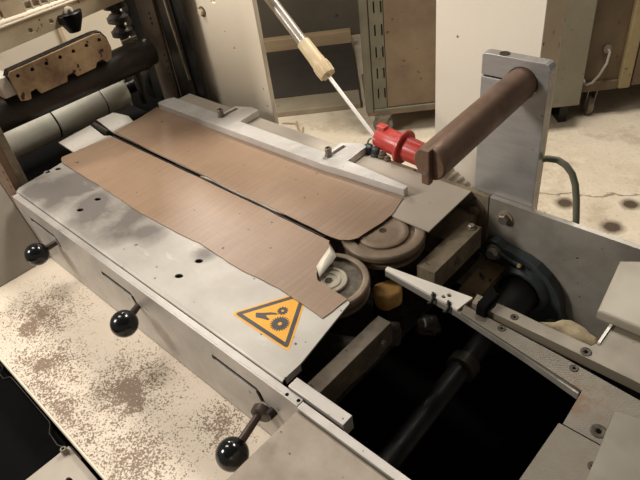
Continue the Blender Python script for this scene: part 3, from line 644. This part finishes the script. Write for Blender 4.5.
for k, (x, y, z, r) in enumerate(((-668, 772, 4, 12), (-650, 772, 3, 11))):
    obj('clamp_jaw', lathe(bm_new(), (x, y, z - 5), (.1, 0, 1), [(0, r), (4, r), (6, r * .8), (16, r * .75), (18, r * .5)], 16), M['blue_iron'], cl)
bm = bm_new(); tube(bm, [(-660 + 14 * math.cos(a), 778 + 2 * math.sin(a), 12 + 17 * math.sin(a)) for a in [math.pi * k / 12 for k in range(-2, 15)]], 1.8, 8)
obj('wire_bail', bm, M['bolt'], cl)
hexbolt(cl, (-632, 772, 2), (0, 0, 1), 7, 9, 6); hexbolt(cl, (-617, 768, 1), (0, 0, 1), 5, 7, 5)

# ---------------------------------------------------------------- feeder head, upper left
wp = empty('cream_side_panel', 'cream painted machine side panel left of the slanting pole', 'panel', (-1120, 805, -70))
plate('panel_sheet', rounded([(-1400, -70), (-978, -70), (-980, 380), (-1400, 380)], 6), [circ(-1075, 135, 2.2, 8), circ(-1098, 170, 1.6, 8), [(-1125, 232), (-1110, 232), (-1110, 262), (-1125, 262)]], 800, 812, M['cream'], wp, 'xz', bevel=1.5)
hexbolt(wp, (-1166, 800, 207), (0, -1, 0), 8, 12, 7, M['cream_old'])
fu = empty('upright_frame', 'brown steel upright frame with a column of small holes at the bed end', 'frame', (-1290, 770, -70))
hh = [circ(-1314, 8 + 17 * k, 2.9, 10) for k in range(6)] + [circ(-1330, 170 + 12 * k, 4, 10) for k in range(3)]
plate('drilled_strip', [(-1382, -60), (-1306, -60), (-1296, 400), (-1382, 400)], hh, 757, 765, surf('drab_brown_steel', (100, 86, 70), (72, 60, 48), .2, .55, 16, .9, (40, 32, 26), 90, .7, bump=.15), fu, 'xz', bevel=1)
obj('channel_web', box(bm_new(), -1305, -1196, 768, 776, -60, 400), M['black_iron'], fu)
bm = bm_new(); prism(bm, [(-1302, -60), (-1226, -60), (-1242, 400), (-1290, 400)], 764, 767.5, 'xz'); obj('channel_side', bm, M['dark_iron'], fu)
obj('edge_angle', tube(bm_new(), [(-1258, 762, 400), (-1250, 762, 200), (-1236, 762, 40)], 4.0, 4), M['grimy'], fu)
nu = empty('drilled_upright', 'brown drilled steel upright at the left edge by the rail end', 'frame', (-1300, 270, -150))
plate('upright_plate', [(-1500, -145), (-1228, -145), (-1228, 500), (-1500, 500)], [circ(-1246, 28 - 18 * k, 4, 10) for k in range(-2, 6)], 268, 282, M['brown_iron'], nu, 'xz', bevel=1)
obj('upright_flange', box(bm_new(), -1240, -1228.5, 282.5, 300, -145, 495), M['grimy'], nu, bevel=1)
ds = empty('dark_shaft', 'thick dark round shaft crossing the feeder above the pale roller', 'shaft', (-1330, 500, 75))
obj('shaft_body', lathe(bm_new(), (-1330, 284, 110), (0, 1, 0), [(0, 36), (410, 36), (411, 38), (420, 38), (421, 33), (446, 33)], 48), M['dark_iron'], ds)
rr = empty('pale_roller', 'pale grey-green feed roller with dark seam rings', 'roller', (-1489, 520, -65))
obj('roller_body', lathe(bm_new(), (-1491, 290, -20), (0, 1, 0), [(0, 43), (190, 43), (191, 41), (196, 41), (197, 43), (330, 43), (331, 41), (336, 41), (337, 43), (402, 43), (408, 40), (410, 20)], 56), M['roller'], rr)
obj('roller_journal', cyl(bm_new(), (-1491, 283, -20), (-1491, 757, -20), 16, seg=20), M['black_iron'], rr)
for y in (481, 624): obj('seam_ring', lathe(bm_new(), (-1491, y, -20), (0, 1, 0), [(0, 41.1), (.8, 41.9), (3.2, 41.9), (4, 41.1)], 56), M['black_iron'], rr)
for lab, pts in (('white entry plate in front of the pale roller, nearer one', [(-1338, 428), (-1349, 520), (-1264, 509), (-1250, 516), (-1250, 424)]),
                 ('white entry plate in front of the pale roller, farther one', [(-1360, 545), (-1357, 592), (-1302, 603), (-1256, 590), (-1256, 530)])):
    e = plate('entry_plate', pts, [], -9, -5, M['white'], None, bevel=.4, label=lab, cat='plate', group='white entry plates at the bed end')
for yy in (532,): obj('dark_strap', tube(bm_new(), [(-1375, yy + 4, -28), (-1350, yy, -10), (-1310, yy - 8, -3.5), (-1262, yy - 12, -4)], 6.5, 10), M['dark_iron'], label='dark greasy strap between the two white entry plates', cat='strap')
obj('bed_end_body', box(bm_new(), -1700, -1256, 300, 755, -330, -110), M['pit'], mb)
hb = empty('holed_bracket', 'rusty cream bracket with a row of seven holes on the dark shaft', 'bracket', (-1350, 510, 140))
hy = [(392 + k * 33) for k in range(7)]
yo = [(376, 136), (390, 132), (398, 132), (402, 146), (416, 148), (422, 134), (486, 136), (490, 148), (506, 150), (512, 138), (560, 140), (566, 150), (582, 152), (590, 142), (604, 146), (611, 164), (608, 190), (598, 206), (584, 209), (380, 199), (374, 192)]
plate('bracket_face', yo, [circ(y, 186 + (y - 392) * .04, 4.2, 12) for y in hy], -1292, -1286, M['rust'], hb, 'yz', bevel=.5)
bm = bm_new(); prism(bm, [(372, 190), (380, 201), (586, 211), (602, 209), (612, 192), (615, 166), (612, 152), (380, 152)], -1312, -1292.5, 'yz'); obj('bracket_back', bm, M['black_iron'], hb, bevel=1)
fc = empty('funnel_clamp', 'dark tapered clamp hanging from the cream beam over the holed bracket', 'clamp', (-1375, 570, 200))
obj('clamp_cone', lathe(bm_new(), (-1400, 592, 196), (0, 0, 1), [(0, 14), (8, 18), (26, 27), (44, 31), (46, 29)], 24), M['black_iron'], fc)
obj('clamp_arm', box(bm_new(), -1405, -1380, 560, 575, 222, 240), M['dark_iron'], fc, bevel=2)
cb = empty('cream_beam', 'yellowed cream cross beam with a bored boss at the upper left', 'beam', (-1400, 560, 225))
cbh = [circ(492, 232, 5, 14), circ(545, 236, 5, 14), circ(520, 246, 2, 10)]
plate('beam_face', [(300, 204), (760, 226), (760, 263), (300, 252)], cbh, -1400, -1394, M['cream_old'], cb, 'yz', bevel=.8)
bm = bm_new(); prism(bm, [(300, 206), (760, 228), (760, 262), (300, 251)], -1450, -1400.5, 'yz'); obj('beam_body', bm, M['cream_old'], cb)
bm = bm_new(); prism(bm, [(300, 252.2), (760, 263.2), (760, 267), (300, 256)], -1450, -1391, 'yz'); obj('beam_ledge', bm, M['cream'], cb, bevel=1)
obj('boss', lathe(bm_new(), (-1393.8, 590, 244), (1, 0, 0), [(0, 11), (6, 11), (7, 9.5), (7, 5), (1, 4.5), (1, .5)], 24), M['cream'], cb)
gr = empty('cream_grating', 'cream painted grating above the cross beam in the upper left corner', 'grating', (-1460, 480, 275))
obj('grating_back', box(bm_new(), -1416, -1412, 300, 760, 270, 500), M['cream_old'], gr)
b = bm_new()
for k in range(24): y = 310 + k * 19; box(b, -1411.5, -1399, y, y + 3.5, 270, 480)
for k in range(10): z = 271 + k * 17; box(b, -1411.5, -1400, 300, 760, z, z + 3.5)
obj('grating_bars', b, M['cream'], gr, kind='stuff')
b = bm_new(); box(b, -1411, -1398, 452, 502, 270, 305); box(b, -1411, -1397, 462, 560, 306, 330); obj('patch_plate', b, M['cream_old'], gr)
bpn = empty('feeder_back_panel', 'cream feeder panel far behind the dark shaft', 'panel', (-1850, 500, -100))
obj('panel_sheet', box(bm_new(), -1862, -1850, 250, 1100, -110, 420), M['cream'], bpn)
obj('panel_rib', box(bm_new(), -1849, -1842, 730, 742, -110, 420), M['cream_old'], bpn)
obj('panel_rib', box(bm_new(), -1849, -1838, 530, 536, 100, 420), M['dark_iron'], bpn)
gc = empty('gear_stack', 'dark stack of round gear collars behind the drilled upright', 'gears', (-1450, 730, 40))
obj('stack_post', box(bm_new(), -1475, -1440, 765, 790, -60, 420), M['black_iron'], gc)
for k, z in enumerate((75, 130, 165, 200, 235)):
    obj('collar', lathe(bm_new(), (-1452, 735, z), (0, 0, 1), [(0, 24), (2, 28), (14, 28), (16, 24), (22, 18)], 28), M['dark_iron'] if k % 2 else M['grimy_dark'], gc)
obj('stack_spindle', cyl(bm_new(), (-1452, 735, -60), (-1452, 735, 400), 12, seg=16), M['dark_iron'], gc)
obj('drilled_tab', box(bm_new(), -1420, -1414, 705, 752, 70, 130), M['grey_plate'], gc, bevel=1)
obj('white_stop', box(bm_new(), -1352, -1300, 352, 384, 147, 190), M['white'], label='small white stop block at the left end of the holed bracket', cat='block', bevel=2)

# floor litter
for k, (x, y, a, l) in enumerate(((-2240, 1935, .4, 90), (-2170, 1930, -.7, 130), (-2110, 1905, -.9, 90))):
    b = bm_new(); c, s = math.cos(a), math.sin(a); tube(b, [(x - c * l / 2, y - s * l / 2, -895), (x, y, -893), (x + c * l / 2, y + s * l / 2 + 5, -895)], 5, 6)
    obj('wood_splinter', b, M['timber'], label=['short dark splinter on the floor behind the far bed plate', 'longest pale splinter on the floor behind the far bed plate', 'small slanting splinter at the right of the floor litter'][k], cat='litter', group='splinters on the concrete floor')
